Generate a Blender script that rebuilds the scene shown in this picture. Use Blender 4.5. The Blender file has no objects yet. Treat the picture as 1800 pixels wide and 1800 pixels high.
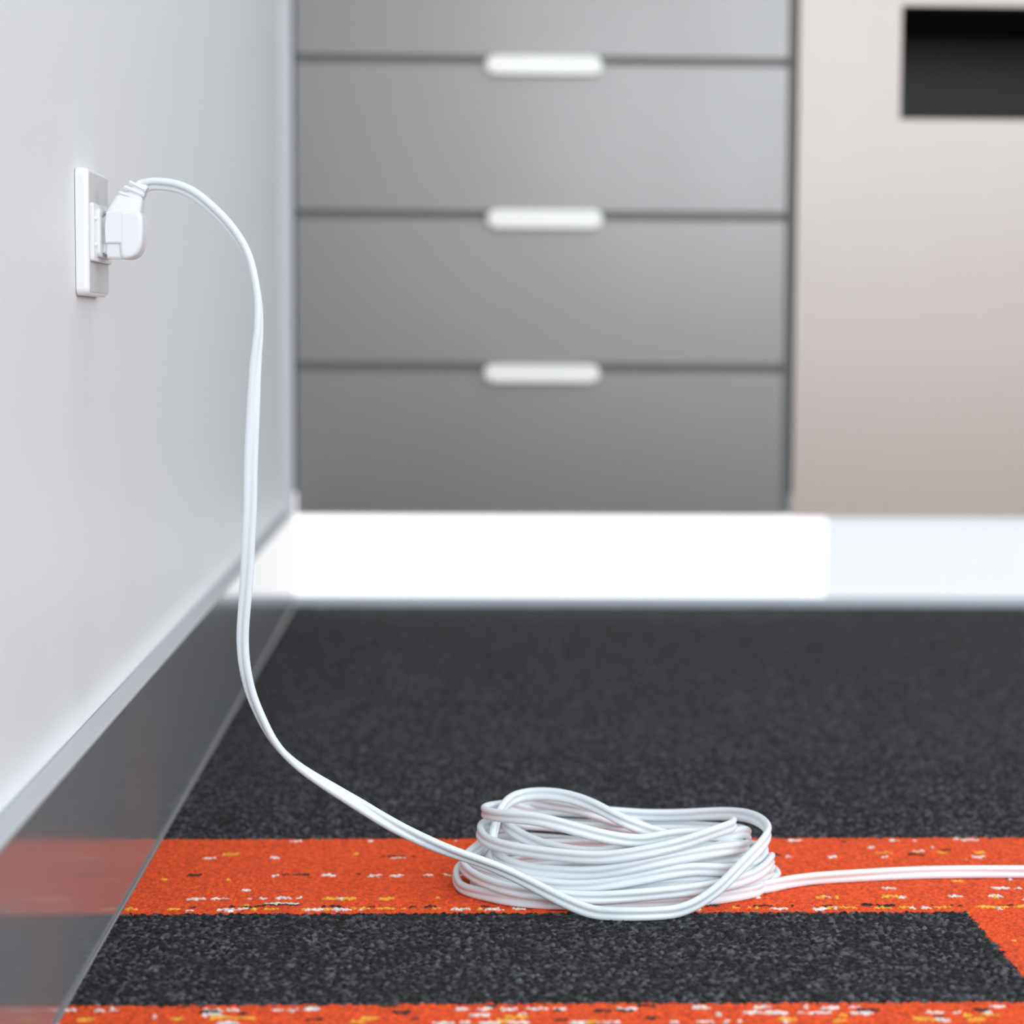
import bpy, bmesh, math
import numpy as np
from mathutils import Matrix, Vector

# ------------------------------------------------------------------ camera
F = 3750.0                      # focal length in pixels of the 1800 px frame
H = 0.39                        # lens height above the carpet
ROLL = 0.0052
vx, vy = -110.0 + ROLL * -312.0, -312.0 + ROLL * 110.0
TH = math.atan(-vy / F)
PSI = math.atan(-vx * math.cos(TH) / F)
RM = (Matrix.Rotation(-PSI, 3, 'Z') @ Matrix.Rotation(math.pi / 2 - TH, 3, 'X') @ Matrix.Rotation(ROLL, 3, 'Z'))
CO = Vector((0, 0, H))
scene = bpy.context.scene
cam_d = bpy.data.cameras.new('camera')
cam = bpy.data.objects.new('camera', cam_d)
scene.collection.objects.link(cam)
cam.matrix_world = Matrix.Translation(CO) @ RM.to_4x4()
cam_d.sensor_width = 36.0
cam_d.lens = 36.0 * F / 1800.0
cam_d.clip_start = 0.02
cam_d.dof.use_dof = True
cam_d.dof.focus_distance = 1.43
cam_d.dof.aperture_fstop = 4.6
scene.camera = cam

def at(px, py, Y=None, X=None, Z=None):
    d = RM @ Vector(((px - 900) / F, -(py - 900) / F, -1.0))
    t = Y / d.y if Y is not None else (X / d.x if X is not None else (Z - H) / d.z)
    return CO + d * t

# ------------------------------------------------------------------ light
world = bpy.data.worlds.new('daylight')
scene.world = world
world.use_nodes = True
world.node_tree.nodes['Background'].inputs['Color'].default_value = (0.85, 0.93, 1.0, 1)
world.node_tree.nodes['Background'].inputs['Strength'].default_value = 1.0

def area(name, loc, rot, sx, sy, power, col):
    l = bpy.data.lights.new(name, 'AREA')
    l.shape = 'RECTANGLE'; l.size = sx; l.size_y = sy; l.energy = power; l.color = col
    o = bpy.data.objects.new(name, l)
    o.location = loc; o.rotation_euler = rot
    scene.collection.objects.link(o)
    return o
area('rear_fill_light', (1.55, -2.57, 1.45), (math.pi / 2, 0, 0), 2.7, 1.7, 104, (0.935, 0.97, 1.0))  # added fill from behind the camera, an assumed source
area('side_fill_light', (3.27, 1.6, 1.45), (math.pi / 2, 0, math.pi / 2), 2.6, 1.7, 34, (0.935, 0.97, 1.0))  # added fill from the right to brighten the left wall
area('ceiling_lamp_light', (1.3, 0.9, 2.46), (0, 0, 0), 1.5, 1.5, 12, (1.0, 0.98, 0.96))

scene.view_settings.view_transform = 'Standard'
scene.view_settings.look = 'None'
scene.view_settings.gamma = 1.0
scene.view_settings.use_curve_mapping = False
scene.view_settings.exposure = -0.06

# ------------------------------------------------------------------ helpers
def mat(name, col, rough=0.5, metal=0.0, spec=0.5, emit=None, es=0.0, bump=None, var=None, coat=0.0):
    m = bpy.data.materials.new(name); m.use_nodes = True
    nt = m.node_tree; b = nt.nodes['Principled BSDF']
    b.inputs['Base Color'].default_value = (*col, 1)
    b.inputs['Roughness'].default_value = rough
    b.inputs['Metallic'].default_value = metal
    b.inputs['Specular IOR Level'].default_value = spec
    if coat:
        b.inputs['Coat Weight'].default_value = coat
        b.inputs['Coat Roughness'].default_value = rough
    if emit:
        b.inputs['Emission Color'].default_value = (*emit, 1)
        b.inputs['Emission Strength'].default_value = es
    if bump or var:
        tc = nt.nodes.new('ShaderNodeTexCoord')
        mp = nt.nodes.new('ShaderNodeMapping')
        nz = nt.nodes.new('ShaderNodeTexNoise')
        sc, strength, dist = bump or var[:3]
        mp.inputs['Scale'].default_value = sc
        nz.inputs['Scale'].default_value = 1.0
        nz.inputs['Detail'].default_value = 3
        nt.links.new(tc.outputs['Object'], mp.inputs['Vector'])
        nt.links.new(mp.outputs['Vector'], nz.inputs['Vector'])
        if bump:
            bp = nt.nodes.new('ShaderNodeBump')
            bp.inputs['Strength'].default_value = strength
            bp.inputs['Distance'].default_value = dist
            nt.links.new(nz.outputs['Fac'], bp.inputs['Height'])
            nt.links.new(bp.outputs['Normal'], b.inputs['Normal'])
        rr = nt.nodes.new('ShaderNodeMapRange')
        rr.inputs['To Min'].default_value = rough * 0.85
        rr.inputs['To Max'].default_value = min(1, rough * 1.15)
        nt.links.new(nz.outputs['Fac'], rr.inputs['Value'])
        nt.links.new(rr.outputs['Result'], b.inputs['Roughness'])
    return m

def link(name, bm, m, parent=None, smooth=True, kind=None):
    me = bpy.data.meshes.new(name)
    bmesh.ops.recalc_face_normals(bm, faces=bm.faces)
    bm.to_mesh(me); bm.free()
    me.materials.append(m)
    if smooth:
        for p in me.polygons: p.use_smooth = True
        me.set_sharp_from_angle(angle=math.radians(38))
    o = bpy.data.objects.new(name, me)
    scene.collection.objects.link(o)
    if parent is not None:
        o.parent = parent
        o.matrix_parent_inverse = Matrix.Translation(-parent.location)
    if kind: o['kind'] = kind
    if smooth:
        w = o.modifiers.new('normals', 'WEIGHTED_NORMAL'); w.keep_sharp = True
    return o

def empty(name, loc, label, cat, group=None):
    o = bpy.data.objects.new(name, None)
    o.location = loc; o.empty_display_size = 0.05
    scene.collection.objects.link(o)
    o['label'] = label; o['category'] = cat
    if group: o['group'] = group
    return o

def box(bm, x0, x1, y0, y1, z0, z1, bev=0.0, seg=2):
    r = bmesh.ops.create_cube(bm, size=1.0)
    vs = r['verts']
    for v in vs:
        v.co = Vector(((x0 + x1) / 2 + v.co.x * (x1 - x0), (y0 + y1) / 2 + v.co.y * (y1 - y0), (z0 + z1) / 2 + v.co.z * (z1 - z0)))
    if bev:
        es = list({e for v in vs for e in v.link_edges})
        bmesh.ops.bevel(bm, geom=es, offset=bev, segments=seg, affect='EDGES', clamp_overlap=True)
    return bm

def prism(bm, pts, axis, a, b, bev=0.0, seg=2):
    """closed 2D outline pts extruded along axis from a to b; outline in the other two axes (in xyz order)"""
    def mk(p, t):
        return {'x': (t, p[0], p[1]), 'y': (p[0], t, p[1]), 'z': (p[0], p[1], t)}[axis]
    n = len(pts)
    v0 = [bm.verts.new(mk(p, a)) for p in pts]
    v1 = [bm.verts.new(mk(p, b)) for p in pts]
    f0 = bm.faces.new(v0); f1 = bm.faces.new(v1[::-1])
    for i in range(n):
        bm.faces.new((v0[i], v0[(i + 1) % n], v1[(i + 1) % n], v1[i]))
    if bev:
        bmesh.ops.bevel(bm, geom=list(f0.edges) + list(f1.edges), offset=bev, segments=seg, affect='EDGES', clamp_overlap=True)
    return bm

def loft(bm, secs):
    """secs: list of (outline points list in 3D) with equal counts"""
    rings = [[bm.verts.new(p) for p in s] for s in secs]
    n = len(rings[0])
    for a, b in zip(rings[:-1], rings[1:]):
        for i in range(n):
            bm.faces.new((a[i], a[(i + 1) % n], b[(i + 1) % n], b[i]))
    bm.faces.new(rings[0][::-1]); bm.faces.new(rings[-1])

def ring_rect(bm, x0, x1, z0, z1, hx0, hx1, hz0, hz1, y0, y1):
    box(bm, x0, hx0, y0, y1, z0, z1); box(bm, hx1, x1, y0, y1, z0, z1)
    box(bm, hx0, hx1, y0, y1, z0, hz0); box(bm, hx0, hx1, y0, y1, hz1, z1)

# ------------------------------------------------------------------ materials
M_wall = mat('satin_white_paint', (0.77, 0.795, 0.81), 0.5, bump=((3, 14, 0.7), 0.12, 0.004))
M_wallp = mat('matte_white_paint', (0.75, 0.76, 0.77), 0.7)
M_ledge = mat('light_grey_ledge_paint', (0.50, 0.52, 0.545), 0.45)
M_skirt = mat('polished_grey_skirting', (0.205, 0.21, 0.22), 0.15, spec=0.6, bump=((2.5, 5, 9), 0.05, 0.003))
M_fill = mat('filler_paint', (0.62, 0.64, 0.66), 0.5)
M_edge = mat('dull_aluminium_edge', (0.20, 0.20, 0.205), 0.45)
M_ceil = mat('ceiling_paint', (0.8, 0.8, 0.8), 0.8)
M_drawer = mat('satin_grey_laminate', (0.178, 0.166, 0.160), 0.31, spec=1.0, bump=((4, 4, 3), 0.12, 0.004), coat=0.5)
M_carc = mat('dark_grey_carcass', (0.15, 0.148, 0.145), 0.5)
M_pull = mat('white_enamel_pull', (0.95, 0.93, 0.90), 0.35, spec=1.0)
M_tan = mat('beige_laminate', (0.515, 0.425, 0.37), 0.33, spec=1.0, bump=((4, 4, 3), 0.08, 0.004), coat=0.4)
M_niche = mat('black_niche_lining', (0.014, 0.014, 0.014), 0.45, spec=0.3)
M_top = mat('pale_worktop', (0.6, 0.6, 0.59), 0.35)
M_plate = mat('white_outlet_plastic', (0.87, 0.87, 0.87), 0.28)
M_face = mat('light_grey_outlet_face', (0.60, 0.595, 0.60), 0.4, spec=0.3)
M_insert = mat('socket_plastic', (0.83, 0.85, 0.86), 0.3)
M_dark = mat('gap_shade_dark', (0.10, 0.08, 0.07), 0.7)
M_metal = mat('steel_screw', (0.6, 0.6, 0.6), 0.3, metal=1.0)
M_plug = mat('white_moulded_plug', (0.82, 0.84, 0.87), 0.33)
M_cord = mat('white_vinyl_cord', (0.79, 0.855, 0.895), 0.30, spec=0.5)
M_frame = mat('pale_frame_paint', (0.55, 0.60, 0.66), 0.5)
M_glow = mat('glowing_sheet', (0.3, 0.3, 0.3), 0.4, emit=(0.99, 0.99, 1.0), es=1.4)  # emitting sheet standing in for the unknown brightness under the cabinets
M_glow2 = mat('glowing_sheet_bluish', (0.3, 0.3, 0.3), 0.4, emit=(0.89, 0.935, 1.0), es=0.78)  # dimmer, bluer emitting sheet for the right-hand stretch

# ------------------------------------------------------------------ the room
XW, XS = -0.242, -0.2225          # left wall face, skirting face
YB = 3.05                         # plane of the cabinet fronts
XR, YR, ZC, YF = 3.3, -2.6, 2.5, 3.66

bm = bmesh.new()
prof = [(XW - 0.12, 0.0), (XW - 0.002, 0.0), (XW - 0.002, 0.1355), (XW + 0.0045, 0.1358)]
for i in range(9):
    a = i / 8 * math.pi / 2
    prof.append((XW + 0.0045 * (1 - math.sin(a)), 0.1358 + 0.018 * (1 - math.cos(a)) + 0.0002))
prof += [(XW, 0.22), (XW, ZC), (XW - 0.12, ZC)]
prism(bm, prof, 'y', YR, YF)
link('wall_left', bm, M_wall, smooth=False, kind='structure')
bm = bmesh.new()
prism(bm, [(XW - 0.0015, 0.0), (XS, 0.0), (XS, 0.1325), (XS - 0.0005, 0.1335), (XW - 0.0015, 0.1335)], 'y', YR, YB + 0.02)
link('baseboard_left', bm, M_skirt, smooth=False, kind='structure')
bm = bmesh.new()
prism(bm, [(XW - 0.0015, 0.1335), (XS - 0.0005, 0.1335), (XS - 0.0010, 0.1345), (XS - 0.0025, 0.1352), (XW - 0.0015, 0.1354)], 'y', YR, YB + 0.02)
link('trim_1', bm, M_ledge, smooth=False, kind='structure')
bm = bmesh.new()
prism(bm, [(XS - 0.001, -0.003), (XS + 0.0020, -0.003), (XS + 0.0020, 0.0008), (XS + 0.0014, 0.0016), (XS - 0.001, 0.0018)], 'y', YR, YB + 0.012)
link('trim_3', bm, M_edge, smooth=False, kind='structure')

bm = bmesh.new()
for a in ((YR, 0.2, 0, ZC), (3.0, YF, 0, ZC), (0.2, 3.0, 0, 0.55), (0.2, 3.0, 2.35, ZC)): box(bm, XR, XR + 0.1, *a)
link('wall_right', bm, M_wallp, smooth=False, kind='structure')
bm = bmesh.new(); box(bm, XW - 0.1, XR + 0.1, YF, YF + 0.1, 0, ZC); link('wall_back', bm, M_wallp, smooth=False, kind='structure')
bm = bmesh.new(); ring_rect(bm, XW - 0.1, XR + 0.1, 0, ZC, 0.15, 2.95, 0.55, 2.35, YR - 0.12, YR); link('wall_front', bm, M_wallp, smooth=False, kind='structure')
bm = bmesh.new(); box(bm, XW - 0.1, XR + 0.1, YR - 0.1, YF + 0.1, ZC, ZC + 0.1); link('ceiling', bm, M_ceil, smooth=False, kind='structure')
bm = bmesh.new(); ring_rect(bm, 0.15, 2.95, 0.55, 2.35, 0.20, 2.90, 0.60, 2.30, YR - 0.1, YR - 0.02); box(bm, 1.52, 1.58, YR - 0.1, YR - 0.04, 0.6, 2.3)
link('fill_window_rear', bm, M_frame, smooth=False, kind='structure')  # unseen frame, made up to go with the rear fill light

bm = bmesh.new()
for a in ((0.2, 0.25, 0.55, 2.35), (2.95, 3.0, 0.55, 2.35), (0.25, 2.95, 0.55, 0.6), (0.25, 2.95, 2.3, 2.35), (1.57, 1.63, 0.6, 2.3)): box(bm, XR + 0.03, XR + 0.09, *a)
link('fill_window_right', bm, M_frame, smooth=False, kind='structure')  # unseen frame, made up to go with the side fill light

# glowing strip added under the hung cabinets; its true light source is unknown
ZB = at(900, 905.5, Y=YB).z       # underside of the cabinets
XJ = at(1455, 980, Y=YB).x
glow_ob = bpy.data.objects.new('glow_strip', None); scene.collection.objects.link(glow_ob); glow_ob.location = (1.0, YB + 0.02, 0); glow_ob['kind'] = 'structure'
bm = bmesh.new(); box(bm, XW, XJ, YB + 0.02, YB + 0.026, 0.013, ZB + 0.03); link('glow_panel', bm, M_glow, glow_ob, smooth=False)
bm = bmesh.new(); box(bm, XJ, XR, YB + 0.02, YB + 0.026, 0.013, ZB + 0.03); link('glow_panel', bm, M_glow2, glow_ob, smooth=False)
bm = bmesh.new(); box(bm, XW, XR, YB + 0.012, YB + 0.04, -0.002, 0.013); link('bottom_rail', bm, M_frame, glow_ob, smooth=False)

# ------------------------------------------------------------------ carpet (the floor)
rng = np.random.default_rng(7)
def carpet():
    xs = np.arange(XS - 0.002, 0.95, 0.00105)
    ys1 = np.arange(1.10, 1.95, 0.00095)
    ys2 = np.arange(1.95, YB + 0.03, 0.0019)
    ys = np.concatenate([ys1, ys2])
    X, Y = np.meshgrid(xs, ys)
    nx, ny = len(xs), len(ys)
    oy_t = np.mean([at(p, q, Z=0).y for p, q in ((350, 1470), (900, 1472), (1700, 1475))])
    oy_b = np.mean([at(p, q, Z=0).y for p, q in ((350, 1602), (900, 1604), (1600, 1606))])
    oy_n = np.mean([at(p, q, Z=0).y for p, q in ((300, 1760), (900, 1762), (1600, 1765))])
    ox = at(1703, 1606, Z=0).x
    def orange_zone(x, y):
        return ((y > oy_b) & (y < oy_t)) | (y < oy_n) | ((x > ox) & (y < oy_t))
    def nearest(px_, py_, seed, jit):
        r = np.random.default_rng(seed)
        ci = np.floor((X - xs[0]) / px_).astype(int) + 2
        cj = np.floor((Y - ys[0]) / py_).astype(int) + 2
        NI, NJ = ci.max() + 4, cj.max() + 4
        jx = (r.random((NJ, NI)) - .5) * jit; jy = (r.random((NJ, NI)) - .5) * jit
        best = np.full(X.shape, 9e9); bi = np.zeros(X.shape, int); bj = np.zeros(X.shape, int)
        for dj in (-1, 0, 1):
            for di in (-1, 0, 1):
                I = ci + di; J = cj + dj
                cx = xs[0] + (I - 2 + .5 + jx[J, I] + 0.25 * (J % 2)) * px_
                cy = ys[0] + (J - 2 + .5 + jy[J, I]) * py_
                d = ((X - cx) / px_) ** 2 + ((Y - cy) / py_) ** 2
                m = d < best
                best = np.where(m, d, best); bi = np.where(m, I, bi); bj = np.where(m, J, bj)
        cx = xs[0] + (bi - 2 + .5 + jx[bj, bi] + 0.25 * (bj % 2)) * px_
        cy = ys[0] + (bj - 2 + .5 + jy[bj, bi]) * py_
        return best, bi, bj, cx, cy, (NJ, NI)
    # charcoal loops
    d, bi, bj, cx, cy, sh = nearest(0.0031, 0.0030, 3, 0.8)
    r1 = rng.random(sh); r2 = rng.random(sh); r3 = rng.random(sh)
    hC = np.sqrt(np.clip(1 - d * 2.1, 0, 1)) * (0.0016 + 0.0019 * r1[bj, bi])
    big = 0.85 + 0.3 * r3[np.clip(bj // 5, 0, None), np.clip(bi // 9, 0, None)]
    v = (0.22 + 2.9 * r2[bj, bi] ** 4.0) * big  # random loop tone; the brightest loops paint in highlights
    colC = np.stack([0.035 * v, 0.036 * v, 0.0405 * v], -1)
    wob = (r3[bj, bi] - .5) * 0.003
    zoneC = orange_zone(cx, cy + wob)
    # orange loops
    d, bi, bj, cx, cy, sh = nearest(0.0026, 0.0025, 5, 0.6)
    r1 = rng.random(sh); r2 = rng.random(sh)
    hO = np.sqrt(np.clip(1 - d * 1.8, 0, 1)) * (0.0014 + 0.0009 * r1[bj, bi])
    v = 0.76 + 0.42 * r2[bj, bi]
    base = np.stack([0.80 * v, 0.084 * v ** 1.5, 0.011 * v], -1)
    pal = np.array([[0.80, 0.74, 0.70], [0.85, 0.45, 0.05], [0.02, 0.018, 0.018]])
    # fleck rows: (py in the photo, palette index, density, run length, row half width)
    rows = [(1478, 0, .16), (1479, 2, .12), (1489, 0, .10), (1499, 1, .16), (1503, 2, .16), (1507, 0, .10), (1506, 2, .08), (1522, 1, .05),
            (1537, 0, .38), (1536, 2, .22), (1543, 1, .12), (1562, 0, .10), (1577, 0, .22), (1578, 1, .16), (1592.5, 2, .42), (1596.5, 1, .55), (1597, 0, .30),
            (1768, 2, .10), (1772, 0, .34), (1776, 2, .14), (1782, 0, .20), (1786, 1, .18), (1790, 2, .15), (1795, 1, .25), (1797, 0, .25)]
    code = np.full(sh, -1)
    row_y = ys[0] + (np.arange(sh[0]) - 1.5) * 0.0025
    jj = np.arange(sh[0])
    for py, c, den in rows:
        yy = at(900, py, Z=0).y
        j = int(np.argmin(abs(row_y - yy)))
        run = 0; i = 0
        while i < sh[1]:
            L = int(rng.integers(1, 6))
            if rng.random() < den:
                code[j, i:i + L] = c
                if rng.random() < .65: code[max(0, j + int(rng.choice([-1, 1]))), i:i + max(1, L - 1)] = c
            i += L + int(rng.integers(0, 3))
    # loose flecks in the strip that runs towards the camera on the right
    for _ in range(1500):
        j = int(rng.integers(0, sh[0] - 1)); i = int(rng.integers(0, sh[1] - 5)); L = int(rng.integers(1, 5))
        xx = xs[0] + i * 0.0026
        if (xx > ox or rng.random() < .06): code[j, i:i + L] = int(rng.choice([0, 0, 1, 2]))
    # a twisted stray tuft, lower left
    for k in range(46):
        p = at(400 + k * 2.7, 1601 - 13 * min(1, k / 30) , Z=0)
        j = int((p.y - ys[0]) / 0.0025) + 2; i = int((p.x - xs[0]) / 0.0026) + 2
        code[j, i] = 0 if k < 14 or k > 26 else 2
        if k > 28: code[j - 1, i] = 2
        if 24 < k < 42: code[j + 1, i] = 0
    cc = code[bj, bi]
    colO = base
    for k in range(3):
        colO = np.where((cc == k)[..., None], pal[k][None, None] * (0.8 + 0.4 * r2[bj, bi])[..., None], colO)
    zO = orange_zone(cx, cy) & zoneC
    lift = (np.where(cc >= 0, 0.0008, 0.0))
    Zh = np.where(zO, hO + lift + 0.0004, hC) - 0.0026
    col = np.where(zO[..., None], colO, colC)
    n = nx * ny
    co = np.stack([X, Y, Zh], -1).reshape(-1).astype(np.float32)
    idx = np.arange(n).reshape(ny, nx)
    q = np.stack([idx[:-1, :-1], idx[:-1, 1:], idx[1:, 1:], idx[1:, :-1]], -1).reshape(-1, 4)
    nf = len(q)
    # surrounding plain carpet
    zb = -0.0014
    ex = [(-0.30, -2.70), (3.40, -2.70), (3.40, 1.10), (0.95, 1.10), (0.95, YB + .03), (3.40, YB + .03), (-0.30, 1.10), (3.40, 3.70), (-0.30, 3.70), (-0.30, YB + .03), (0.95, YB + .03)]
    exv = np.array([(a, b, zb) for a, b in ex], np.float32).reshape(-1)
    eq = np.array([[0, 1, 2, 6], [3, 2, 5, 4], [9, 5, 7, 8]]) + n
    me = bpy.data.meshes.new('floor')
    me.vertices.add(n + len(ex)); me.vertices.foreach_set('co', np.concatenate([co, exv]))
    allq = np.concatenate([q, eq]).astype(np.int32)
    me.loops.add(allq.size); me.loops.foreach_set('vertex_index', allq.reshape(-1))
    me.polygons.add(nf + 3)
    me.polygons.foreach_set('loop_start', np.arange(0, allq.size, 4, dtype=np.int32))
    me.polygons.foreach_set('use_smooth', np.ones(nf + 3, bool))
    me.update(calc_edges=True)
    at_ = me.color_attributes.new('yarn', 'FLOAT_COLOR', 'POINT')
    rgba = np.ones((n + len(ex), 4), np.float32)
    rgba[:n, :3] = col.reshape(-1, 3); rgba[n:, :3] = (0.034, 0.035, 0.039)
    at_.data.foreach_set('color', rgba.reshape(-1))
    m = mat('loop_pile_carpet', (0.05, 0.05, 0.05), 0.85, spec=0.35)
    nt = m.node_tree; b = nt.nodes['Principled BSDF']
    b.inputs['Sheen Weight'].default_value = 0.045; b.inputs['Sheen Roughness'].default_value = 0.35
    a = nt.nodes.new('ShaderNodeAttribute'); a.attribute_name = 'yarn'
    tc = nt.nodes.new('ShaderNodeTexCoord'); nz = nt.nodes.new('ShaderNodeTexNoise')
    nz.inputs['Scale'].default_value = 1300; nz.inputs['Detail'].default_value = 2
    mr = nt.nodes.new('ShaderNodeMapRange'); mr.inputs['To Min'].default_value = 0.15; mr.inputs['To Max'].default_value = 1.85  # noise that paints fibre highlights into the yarn colour
    mx = nt.nodes.new('ShaderNodeVectorMath'); mx.operation = 'SCALE'
    nt.links.new(tc.outputs['Object'], nz.inputs['Vector']); nt.links.new(nz.outputs['Fac'], mr.inputs['Value'])
    nt.links.new(a.outputs['Color'], mx.inputs[0]); nt.links.new(mr.outputs['Result'], mx.inputs['Scale'])
    nt.links.new(mx.outputs['Vector'], b.inputs['Base Color'])
    me.materials.append(m)
    o = bpy.data.objects.new('floor', me); o['kind'] = 'structure'
    scene.collection.objects.link(o)
carpet()

# ------------------------------------------------------------------ drawer cabinet
x0 = at(516, 500, Y=YB).x; x1 = at(1395, 500, Y=YB).x
zt = lambda py: at(955, py, Y=YB).z
XC0, XC1 = x0, x1
ZTOP = zt(-172)
cab = empty('drawer_cabinet', (0.5 * (x0 + x1), YB + 0.3, ZB),
            'grey drawer cabinet with white pill-shaped pulls, hung against the white wall', 'cabinet')
bm = bmesh.new()
box(bm, x0, x1, YB + 0.022, YF - 0.02, ZB + 0.001, ZTOP)
box(bm, x1 - 0.011, x1, YB + 0.003, YB + 0.022, ZB + 0.001, ZTOP)
link('carcass', bm, M_carc, cab, smooth=False)
edges = [(-172, 99.5), (114.5, 372), (387.5, 639.5), (655.5, 906)]
fx0, fx1 = x0 + 0.003, x1 - 0.0125
for k, (a, b) in enumerate(edges):
    bm = bmesh.new(); box(bm, fx0, fx1, YB, YB + 0.019, zt(b) + 0.0005, zt(a), 0.0012, 2)
    f = link('drawer', bm, M_drawer, cab)
    # finger channel behind the top edge of each front
    if k:
        bm = bmesh.new(); box(bm, fx0, fx1, YB + 0.007, YB + 0.0215, zt(a) + 0.0002, zt(edges[k - 1][1]) - 0.0002)
        link('channel', bm, M_carc, f, smooth=False)
        pl, pr = at(852 + (4 if k == 2 else 0), 400, Y=YB - .01).x, at(1056 + (3 if k == 2 else 0), 400, Y=YB - .01).x
        zc = zt((116, 385.5, 656)[k - 1]); r = 0.0127
        pts = []
        for i in range(13):
            t = math.pi / 2 + i / 12 * math.pi; pts.append((pl + r + r * math.cos(t), zc + r * math.sin(t)))
        for i in range(13):
            t = -math.pi / 2 + i / 12 * math.pi; pts.append((pr - r + r * math.cos(t), zc + r * math.sin(t)))
        bm = bmesh.new(); prism(bm, pts, 'y', YB - 0.014, YB + 0.0125, 0.003, 3)
        h = link('handle', bm, M_pull, f); h['label'] = 'white pill-shaped pull'
bm = bmesh.new(); box(bm, XW + 0.0005, x0 - 0.001, YB + 0.004, YB + 0.022, ZB, ZC)
link('trim_2', bm, M_fill, smooth=False, kind='structure')
bm = bmesh.new(); box(bm, XW + 0.001, XC1 - 0.001, YB - 0.02, YF - 0.001, ZTOP + 0.001, ZTOP + 0.04, 0.003, 2)
w = link('worktop', bm, M_top); w['label'] = 'pale worktop slab lying on the grey drawer cabinet'; w['category'] = 'worktop'

# ------------------------------------------------------------------ beige cabinet
tx0, tx1 = x1 + 0.0025, x1 + 0.0025 + 0.78
nx0 = at(1583, 110, Y=YB).x; nx1 = nx0 + 0.46
nz0, nz1 = at(1700, 211, Y=YB).z, at(1700, 11, Y=YB).z
tall = empty('tall_cabinet', (0.5 * (tx0 + tx1), YB + 0.3, ZB),
             'beige tall cabinet with a black niche, right of the grey drawers', 'cabinet')
bm = bmesh.new()
ring_rect(bm, tx0, tx1, ZB - 0.001, 2.1, nx0, nx1, nz0, nz1, YB - 0.004, YB + 0.016)
f = link('front_panel', bm, M_tan, tall, smooth=False); f['label'] = 'flat beige front panel with a rectangular cut-out'
bm = bmesh.new()
box(bm, tx0 + 0.001, tx1 - 0.001, YB + 0.36, YF - 0.02, ZB, 2.099)
box(bm, tx0 + 0.001, tx0 + 0.018, YB + 0.016, YB + 0.36, ZB, 2.099); box(bm, tx1 - 0.018, tx1 - 0.001, YB + 0.016, YB + 0.36, ZB, 2.099)
box(bm, tx0 + 0.018, tx1 - 0.018, YB + 0.016, YB + 0.36, ZB, ZB + 0.018)
link('carcass', bm, M_tan, tall, smooth=False)
bm = bmesh.new()
ND = 0.33
box(bm, nx0 - .006, nx1 + .006, YB + 0.016, YB + ND, nz0 - .006, nz0); box(bm, nx0 - .006, nx1 + .006, YB + 0.016, YB + ND, nz1, nz1 + .006)
box(bm, nx0 - .006, nx0, YB + 0.016, YB + ND, nz0, nz1); box(bm, nx1, nx1 + .006, YB + 0.016, YB + ND, nz0, nz1)
box(bm, nx0 - .006, nx1 + .006, YB + ND, YB + ND + .006, nz0 - .006, nz1 + .006)
nn = link('niche', bm, M_niche, tall, smooth=False); nn['label'] = 'black lined rectangular niche'

# ------------------------------------------------------------------ wall outlet
YO = 1.396                        # near edge of the plate
zo1, zo0 = at(141, 293, Y=YO).z, at(144, 519, Y=YO).z
XP = XW + 0.0086
out = empty('wall_outlet', (XW, YO + 0.042, zo0), 'white square wall outlet plate on the pale wall with the plug in it', 'outlet')
def plate(bm, x0, x1, y0, y1, z0, z1, rc, R):
    rings = []
    def ring(x, d):
        c = max(rc - d, 0.0004); pts = []
        for (cy, cz, a0) in ((y1 - d - c, z1 - d - c, 0), (y0 + d + c, z1 - d - c, 90), (y0 + d + c, z0 + d + c, 180), (y1 - d - c, z0 + d + c, 270)):
            for k in range(6):
                a = math.radians(a0 + 90 * k / 5); pts.append(bm.verts.new((x, cy + c * math.cos(a), cz + c * math.sin(a))))
        return pts
    rings.append(ring(x0, 0))
    for k in range(7):
        a = math.pi / 2 * k / 6; rings.append(ring(x1 - R + R * math.sin(a), R * (1 - math.cos(a))))
    n = len(rings[0])
    for p, q in zip(rings[:-1], rings[1:]):
        for k in range(n): bm.faces.new((p[k], p[(k + 1) % n], q[(k + 1) % n], q[k]))
    bm.faces.new(rings[0][::-1]); bm.faces.new(rings[-1])
bm = bmesh.new(); plate(bm, XW + 0.0004, XP, YO, YO + 0.082, zo0, zo1, 0.005, 0.0032)
link('cover_plate', bm, M_plate, out)
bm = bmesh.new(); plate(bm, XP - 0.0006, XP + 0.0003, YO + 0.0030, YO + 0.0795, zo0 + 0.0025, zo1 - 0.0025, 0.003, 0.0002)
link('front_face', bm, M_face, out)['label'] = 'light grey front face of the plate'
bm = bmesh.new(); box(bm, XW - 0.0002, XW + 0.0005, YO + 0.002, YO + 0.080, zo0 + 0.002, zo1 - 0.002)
link('gap_shade', bm, M_dark, out, smooth=False)  # thin dark sheet standing in for shade between plate and wall
zi1, zi0 = at(166, 356, Y=1.402).z, at(166, 459, Y=1.402).z
bm = bmesh.new(); plate(bm, XP - 0.001, XP + 0.0028, 1.4005, 1.4745, zi0, zi1, 0.002, 0.0008)
sm = link('socket_module', bm, M_insert, out)
XI = XP + 0.0028
bm = bmesh.new(); plate(bm, XI - 0.0005, XI + 0.0020, 1.412, 1.462, zi0 + 0.003, zi1 - 0.003, 0.004, 0.0008)
link('socket_face', bm, M_insert, sm)
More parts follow.
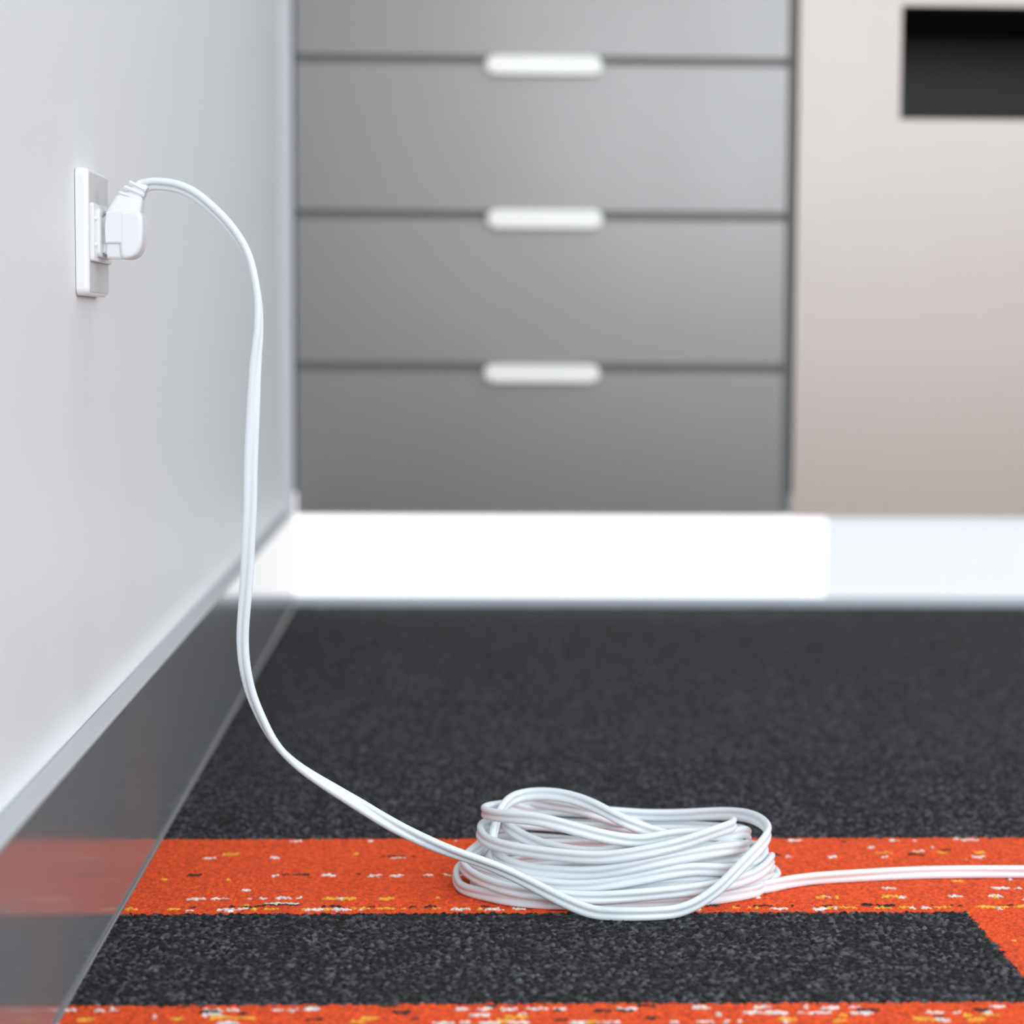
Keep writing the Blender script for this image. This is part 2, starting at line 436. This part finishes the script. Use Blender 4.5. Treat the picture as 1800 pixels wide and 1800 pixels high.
for py in (384, 430):
    p = at(172, py, Y=1.407)
    bm = bmesh.new()
    bmesh.ops.create_cone(bm, cap_ends=True, segments=20, radius1=0.0017, radius2=0.0013, depth=0.0012,
                          matrix=Matrix.Translation((XI + 0.0004, 1.4068, p.z)) @ Matrix.Rotation(math.pi / 2, 4, 'Y'))
    link('screw', bm, M_insert, sm)

# ------------------------------------------------------------------ extension cord: plug + one long flat cable
YP = 1.432
pg0 = at(186, 412, Y=YP)
cordT = empty('extension_cord', (pg0.x, YP, 0.0), 'white flat two-lobed power cord plugged into the wall and coiled on the carpet', 'power cord')
def P2(pts, Y): return [(at(a, b, Y=Y).x, at(a, b, Y=Y).z) for a, b in pts]
YN = YP - 0.0135
bm = bmesh.new()
headr = P2([(210, 373), (212, 370), (236, 369.5), (243, 371), (248, 376), (250, 384), (250.8, 400), (250, 420), (248, 433), (244, 443), (238, 450), (230, 454), (221, 455.5), (214, 455), (211, 449), (209.5, 436), (209.5, 400)], YN)
cxh = sum(p[0] for p in headr) / len(headr); czh = sum(p[1] for p in headr) / len(headr)
hx = max(abs(p[0] - cxh) for p in headr); hz = max(abs(p[1] - czh) for p in headr)
secs = []
for yy, ins in ((0, .0026), (.0003, .0017), (.001, .0008), (.0020, .0002), (.0032, 0), (.0228, 0), (.024, .0002), (.025, .0008), (.0257, .0017), (.026, .0026)):
    secs.append([Vector((cxh + (p[0] - cxh) * (1 - ins / hx), YN + yy, czh + (p[1] - czh) * (1 - ins / hz))) for p in headr])
loft(bm, secs)
headl = P2([(187, 373), (190, 370.5), (216, 370), (216, 427), (184.5, 427), (184, 400), (185, 380)], YN)
prism(bm, headl, 'y', YN + 0.0004, YN + 0.0256, 0.0007, 2)
rec = P2([(184.5, 424), (216, 424), (218, 454.5), (187.5, 453.5), (186, 446)], YN)
prism(bm, rec, 'y', YN + 0.0030, YN + 0.0230, 0.0010, 2)
body = link('plug', bm, M_plug, cordT); body['label'] = 'white moulded right-angle plug'
# base ring of the plug against the socket face
p0, p1 = at(180, 375, Y=YN), at(180, 450, Y=YN)
bm = bmesh.new(); box(bm, XI + 0.0018, at(188, 400, Y=YN).x, YN + 0.005, YN + 0.0215, p1.z + 0.0015, p0.z - 0.0015, 0.001, 2)
link('plug_base', bm, M_insert, body)
# neck: tapers upwards and inwards
def rrect(l, r, hy, n=6, q=0.3, yc=YP):
    """rounded rectangle section between pixel points l and r, half depth hy"""
    a, b = at(*l, Y=yc), at(*r, Y=yc); c = (a + b) / 2; u = (b - a) / 2
    out_ = []
    for i in range(4 * n):
        t = 2 * math.pi * i / (4 * n); cs, sn = math.cos(t), math.sin(t)
        e = 2 / 4.5
        out_.append(c + u * (math.copysign(abs(cs) ** e, cs)) + Vector((0, hy * math.copysign(abs(sn) ** e, sn), 0)))
    return out_
bm = bmesh.new()
loft(bm, [rrect((187, 376), (250, 382), 0.0118), rrect((190, 369), (250.5, 374), 0.0116), rrect((196, 358), (252, 364), 0.0098),
          rrect((203, 346), (253, 354), 0.0080), rrect((207, 343), (252, 351), 0.0066)])
link('plug_neck', bm, M_plug, body)
bm = bmesh.new()
loft(bm, [rrect((214, 348), (250, 355), 0.0052), rrect((224, 337), (254, 346), 0.0048), rrect((233, 327), (257, 338), 0.0044), rrect((243, 317), (262, 332), 0.0040), rrect((251, 314.5), (263, 332), 0.0038)])
for l, r, hy in (((210, 338.5), (249, 352), 0.0068), ((219, 328.5), (253, 343), 0.0062), ((228, 320), (256, 334.5), 0.0056)):
    a, b = Vector(l), Vector(r); u = (b - a).normalized(); nrm = Vector((-u.y, u.x)) * 3.5
    pts = [a + nrm, a + nrm * .6 - u * 1.6, a - nrm * .6 - u * 1.6, a - nrm, b - nrm, b + nrm]
    prism(bm, P2([(p.x, p.y) for p in pts], YP - hy), 'y', YP - hy, YP + hy, 0.0009, 3)
link('strain_relief', bm, M_plug, body)

HANG = [  # px, py, depth, twist in degrees
    (250, 329, 1.432, 35), (262, 324, 1.431, 38), (278, 323, 1.430, 42), (300, 325, 1.429, 44), (322, 331, 1.428, 45), (346, 344, 1.427, 46), (370, 364, 1.426, 48),
    (395, 388, 1.425, 52), (418, 417, 1.424, 58), (434, 445, 1.424, 66), (446, 482, 1.423, 80), (454, 530, 1.423, 92), (454.5, 580, 1.423, 108),
    (450, 630, 1.423, 125), (447, 678, 1.423, 140), (444.5, 733, 1.423, 155), (442, 787, 1.423, 165), (440.5, 840, 1.423, 175), (439.5, 893, 1.423, 182),
    (437, 940, 1.423, 190), (435, 990, 1.423, 197), (431, 1050, 1.423, 207), (426.5, 1120, 1.423, 214), (430, 1170, 1.422, 220), (441.5, 1220, 1.422, 228),
    (463, 1270, 1.421, 240), (479, 1299, 1.420, 250), (496, 1321, 1.420, 258), (530, 1351, 1.419, 275), (563, 1373, 1.419, 292), (597, 1394, 1.418, 308), (630, 1414, 1.418, 325), (693, 1452, 1.417, 352),
    (760, 1484, 1.416, 378), (810, 1503, 1.415, 395), (850, 1516, 1.414, 398), (887, 1531, 1.413, 390), (920, 1547, 1.412, 382), (958, 1567, 1.408, 374), (1000, 1588, 1.404, 366), (1045, 1606, 1.400, 362),
    (1100, 1614, 1.397, 360)]
COIL = [
    (1160, 1610, 1.399), (1215, 1594, 1.406), (1262, 1563, 1.416), (1305, 1520, 1.430), (1340, 1484, 1.446), (1352, 1458, 1.468), (1320, 1435, 1.50), (1270, 1430, 1.525),
    (1200, 1433, 1.54), (1130, 1433, 1.545), (1060, 1428, 1.545), (990, 1424, 1.54), (930, 1420, 1.53), (885, 1420, 1.515), (856, 1421, 1.495),
    # C
    (850, 1429, 1.475), (887, 1435, 1.455), (940, 1439, 1.445), (993, 1452, 1.440), (1047, 1467, 1.438), (1110, 1478, 1.440), (1170, 1477, 1.450), (1230, 1474, 1.458), (1285, 1474, 1.472),
    (1314, 1473, 1.49), (1296, 1462, 1.52), (1230, 1455, 1.54), (1150, 1453, 1.55), (1060, 1452, 1.55), (960, 1448, 1.54), (890, 1447, 1.52), (852, 1450, 1.50), (841, 1459, 1.485),
    # D
    (852, 1477, 1.466), (887, 1489, 1.450), (958, 1500, 1.436), (1047, 1508, 1.428), (1100, 1504, 1.426), (1150, 1495, 1.426), (1204, 1481, 1.430), (1258, 1461, 1.441), (1286, 1453, 1.460),
    (1290, 1454, 1.485), (1270, 1468, 1.50), (1230, 1476, 1.495), (1180, 1472, 1.480), (1124, 1455, 1.470), (1082, 1436, 1.47), (1047, 1417, 1.48), (993, 1399, 1.495), (940, 1395, 1.505), (900, 1402, 1.505),
    (880, 1423, 1.492), (870, 1452, 1.483), (864, 1485, 1.474),
    # F
    (872, 1507, 1.462), (900, 1521, 1.450), (940, 1532, 1.442), (993, 1537, 1.434), (1050, 1534, 1.429), (1100, 1527, 1.427), (1160, 1515, 1.428), (1220, 1502, 1.434), (1280, 1492, 1.446), (1308, 1490, 1.47),
    (1312, 1488, 1.495), (1290, 1484, 1.52), (1220, 1477, 1.54), (1150, 1464, 1.54), (1090, 1446, 1.53), (1047, 1430, 1.52), (993, 1417, 1.525), (940, 1415, 1.53), (900, 1424, 1.525),
    (872, 1446, 1.51), (850, 1482, 1.495), (820, 1508, 1.48),
    # I
    (810, 1520, 1.466), (832, 1540, 1.448), (869, 1556, 1.436), (920, 1569, 1.428), (984, 1578, 1.423), (1050, 1580, 1.421), (1120, 1574, 1.421), (1200, 1566, 1.425), (1270, 1556, 1.435), (1330, 1538, 1.455),
    (1356, 1522, 1.48), (1345, 1512, 1.51), (1290, 1505, 1.535), (1200, 1500, 1.55), (1080, 1498, 1.555), (960, 1495, 1.55), (880, 1495, 1.53), (838, 1505, 1.505), (822, 1517, 1.485),
    # G
    (840, 1531, 1.464), (880, 1541, 1.449), (958, 1552, 1.437), (1047, 1556, 1.430), (1100, 1548, 1.428), (1160, 1535, 1.428), (1222, 1527, 1.432), (1280, 1530, 1.443), (1330, 1522, 1.465),
    (1352, 1506, 1.49), (1328, 1492, 1.52), (1250, 1487, 1.545), (1150, 1485, 1.56), (1050, 1482, 1.56), (950, 1480, 1.55), (880, 1480, 1.53), (842, 1500, 1.507), (830, 1532, 1.49),
    # inner turns
    (850, 1545, 1.478), (890, 1555, 1.462), (960, 1552, 1.452), (1047, 1540, 1.447), (1150, 1528, 1.447), (1240, 1515, 1.452), (1300, 1505, 1.468), (1322, 1498, 1.49), (1295, 1490, 1.515),
    (1220, 1488, 1.53), (1120, 1487, 1.535), (1000, 1485, 1.533), (920, 1488, 1.52), (868, 1500, 1.502),
    (855, 1518, 1.485), (885, 1530, 1.468), (950, 1527, 1.455), (1047, 1518, 1.448), (1150, 1507, 1.448), (1240, 1495, 1.455), (1294, 1481, 1.472), (1308, 1472, 1.492), (1288, 1466, 1.515), (1220, 1462, 1.53),
    (1120, 1460, 1.533), (1020, 1455, 1.532), (940, 1447, 1.53), (896, 1440, 1.518),
    (881, 1443, 1.503), (893, 1456, 1.492), (920, 1472, 1.483), (960, 1488, 1.470), (1030, 1500, 1.455), (1110, 1500, 1.448), (1190, 1490, 1.452), (1260, 1482, 1.465), (1300, 1484, 1.487), (1275, 1492, 1.515),
    (1200, 1496, 1.53), (1100, 1500, 1.535), (990, 1505, 1.53), (900, 1515, 1.515), (855, 1535, 1.498),
    # H
    (845, 1555, 1.47), (890, 1566, 1.455), (960, 1568, 1.444), (1020, 1566, 1.438), (1090, 1562, 1.435), (1151, 1556, 1.434), (1222, 1551, 1.436), (1285, 1552, 1.446), (1338, 1546, 1.465),
    (1360, 1535, 1.49), (1340, 1525, 1.52), (1260, 1518, 1.545), (1100, 1516, 1.56), (950, 1514, 1.55), (860, 1520, 1.525), (818, 1522, 1.51), (802, 1528, 1.495),
    # J
    (801, 1546, 1.48), (815, 1569, 1.463), (852, 1584, 1.449), (910, 1597, 1.435), (980, 1598, 1.427), (1050, 1597, 1.424), (1130, 1594, 1.425), (1210, 1589, 1.431), (1270, 1580, 1.441), (1320, 1568, 1.455), (1350, 1553, 1.475),
    (1361, 1543, 1.495), (1335, 1530, 1.53), (1250, 1517, 1.55), (1100, 1512, 1.562), (950, 1514, 1.557), (872, 1525, 1.535), (836, 1530, 1.51), (833, 1545, 1.492),
    # K, then out to the right
    (838, 1556, 1.475), (852, 1572, 1.458), (880, 1588, 1.443), (931, 1599, 1.432), (993, 1592, 1.428), (1080, 1581, 1.434), (1160, 1578, 1.436), (1240, 1579, 1.442), (1300, 1575, 1.452), (1345, 1567, 1.468),
    (1385, 1559, 1.480), (1430, 1553, 1.49), (1500, 1549, 1.497), (1600, 1544, 1.505), (1700, 1541, 1.508), (1800, 1543, 1.508), (1960, 1546, 1.508), (2150, 1548, 1.506)]

def catmull(P, step):
    P = np.array(P, float)
    out_ = []
    for i in range(len(P) - 1):
        p0 = P[max(0, i - 1)]; p1 = P[i]; p2 = P[i + 1]; p3 = P[min(len(P) - 1, i + 2)]
        d1 = max(1e-6, np.linalg.norm((p1 - p0)[:3])) ** .5; d2 = max(1e-6, np.linalg.norm((p2 - p1)[:3])) ** .5; d3 = max(1e-6, np.linalg.norm((p3 - p2)[:3])) ** .5
        m1 = (p2 - p1) if i == 0 else d2 * ((p1 - p0) / d1 - (p2 - p0) / (d1 + d2) + (p2 - p1) / d2)
        m2 = (p2 - p1) if i == len(P) - 2 else d2 * ((p2 - p1) / d2 - (p3 - p1) / (d2 + d3) + (p3 - p2) / d3)
        k = max(2, int(np.linalg.norm((p2 - p1)[:3]) / step))
        for t in np.arange(k) / k:
            out_.append((2*t**3-3*t**2+1)*p1 + (t**3-2*t**2+t)*m1 + (-2*t**3+3*t**2)*p2 + (t**3-t**2)*m2)
    out_.append(P[-1])
    return np.array(out_)
ctrl = []
for px, py, Y, tw in HANG:
    p = at(px, py, Y=Y); ctrl.append((p.x, p.y, p.z, tw, 0.0))
nh = len(HANG)
for k, (px, py, Y) in enumerate(COIL):
    p = at(px, py, Y=Y); ctrl.append((p.x, p.y, p.z, 360 + 12 * math.sin(k * 1.3), 1.0))
S = catmull(ctrl, 0.0022)
# resample evenly
L = np.concatenate([[0], np.cumsum(np.linalg.norm(np.diff(S[:, :3], axis=0), axis=1))])
N = int(L[-1] / 0.0022)
S = np.stack([np.interp(np.linspace(0, L[-1], N), L, S[:, k]) for k in range(5)], 1)
HW, TK = 0.0047, 0.0024          # half width, half thickness of the cable
def relax(S, iters=40):
    P = S[:, :3].copy(); P0 = P.copy()
    c = S[:, 4] > 0.5
    st = max(0, int(np.argmax(c)) - 90)
    ix = np.arange(st, len(P))
    K = 1
    sc = np.array([1, 1, TK / HW])
    for it in range(iters):
        Q = P[ix] * sc
        push = np.zeros_like(Q)
        n = len(Q)
        for a in range(0, n, 400):
            A = Q[a:a + 400]
            d = A[:, None] - Q[None]
            r = np.sqrt((d ** 2).sum(-1)) + 1e-9
            far = abs(np.arange(a, a + len(A))[:, None] - np.arange(n)[None]) > 14
            w = np.where(far & (r < 2 * TK * 0.99), (2 * TK * 0.99 - r) / r, 0)
            push[a:a + 400] += (d * w[..., None]).sum(1) / np.maximum(1, (w > 0).sum(1))[:, None] * 0.5
        # smooth the push along the cord
        ker = np.hanning(13); ker /= ker.sum()
        for k in range(3): push[:, k] = np.convolve(push[:, k], ker, 'same')
        P[ix] += push / sc * 1.0
        P[ix] += (P0[ix] - P[ix]) * 0.02
        P[ix, 2] = np.maximum(P[ix, 2], HW - 0.0006)
        if it % 4 == 3:
            for k in range(3):
                v = P[:, k]; s2 = v.copy(); s2[2:-2] = (v[:-4] + 2 * v[1:-3] + 2 * v[2:-2] + 2 * v[3:-1] + v[4:]) / 8
                P[ix, k] = s2[ix]
    return P
S[:, :3] = relax(S)
for k in range(3):
    v = S[:, k].copy(); ker = np.hanning(9); ker /= ker.sum()
    s2 = np.convolve(v, ker, 'same'); S[6:-6, k] = s2[6:-6]
T = np.gradient(S[:, :3], axis=0); T /= np.linalg.norm(T, axis=1)[:, None]
up = np.array([0, 0, 1.0])
prof = []
rl = TK
for side in (1, -1):
    for i in range(13):
        a = math.radians(-136 + 272 * i / 12)
        prof.append((side * ((HW - rl) + rl * math.cos(a)), side * rl * math.sin(a)))
verts = []
for i in range(len(S)):
    t = T[i]
    Nh = np.array([0, -1.0, 0]); Nh = Nh - t * Nh.dot(t); Nh /= np.linalg.norm(Nh)
    Nc = np.cross(t, up); Nc /= np.linalg.norm(Nc) + 1e-9
    b = S[i, 4]; Nn = Nh * (1 - b) + Nc * b; Nn /= np.linalg.norm(Nn)
    W = np.cross(Nn, t)
    a = math.radians(S[i, 3])
    Wd = W * math.cos(a) + Nn * math.sin(a); Nd = np.cross(t, Wd)
    for w_, n_ in prof:
        verts.append(S[i, :3] + Wd * w_ + Nd * n_)
n = len(prof)
faces = []
for i in range(len(S) - 1):
    for k in range(n):
        faces.append((i * n + k, i * n + (k + 1) % n, (i + 1) * n + (k + 1) % n, (i + 1) * n + k))
faces.append(tuple(range(n))[::-1]); faces.append(tuple((len(S) - 1) * n + k for k in range(n)))
me = bpy.data.meshes.new('cable'); me.from_pydata([tuple(v) for v in verts], [], faces)
bm = bmesh.new(); bm.from_mesh(me)
o = link('cable', bm, M_cord, cordT)
o.modifiers.clear()
o['label'] = 'long flat white cable with a groove along its middle'

# ------------------------------------------------------------------ ceiling lamp (behind and above the view)
lampT = empty('ceiling_lamp', (1.3, 0.9, ZC), 'flat square ceiling lamp above the carpet', 'lamp')
bm = bmesh.new(); box(bm, 0.52, 2.08, 0.12, 1.68, ZC - 0.03, ZC - 0.001, 0.004, 2); link('lamp_housing', bm, M_top, lampT)
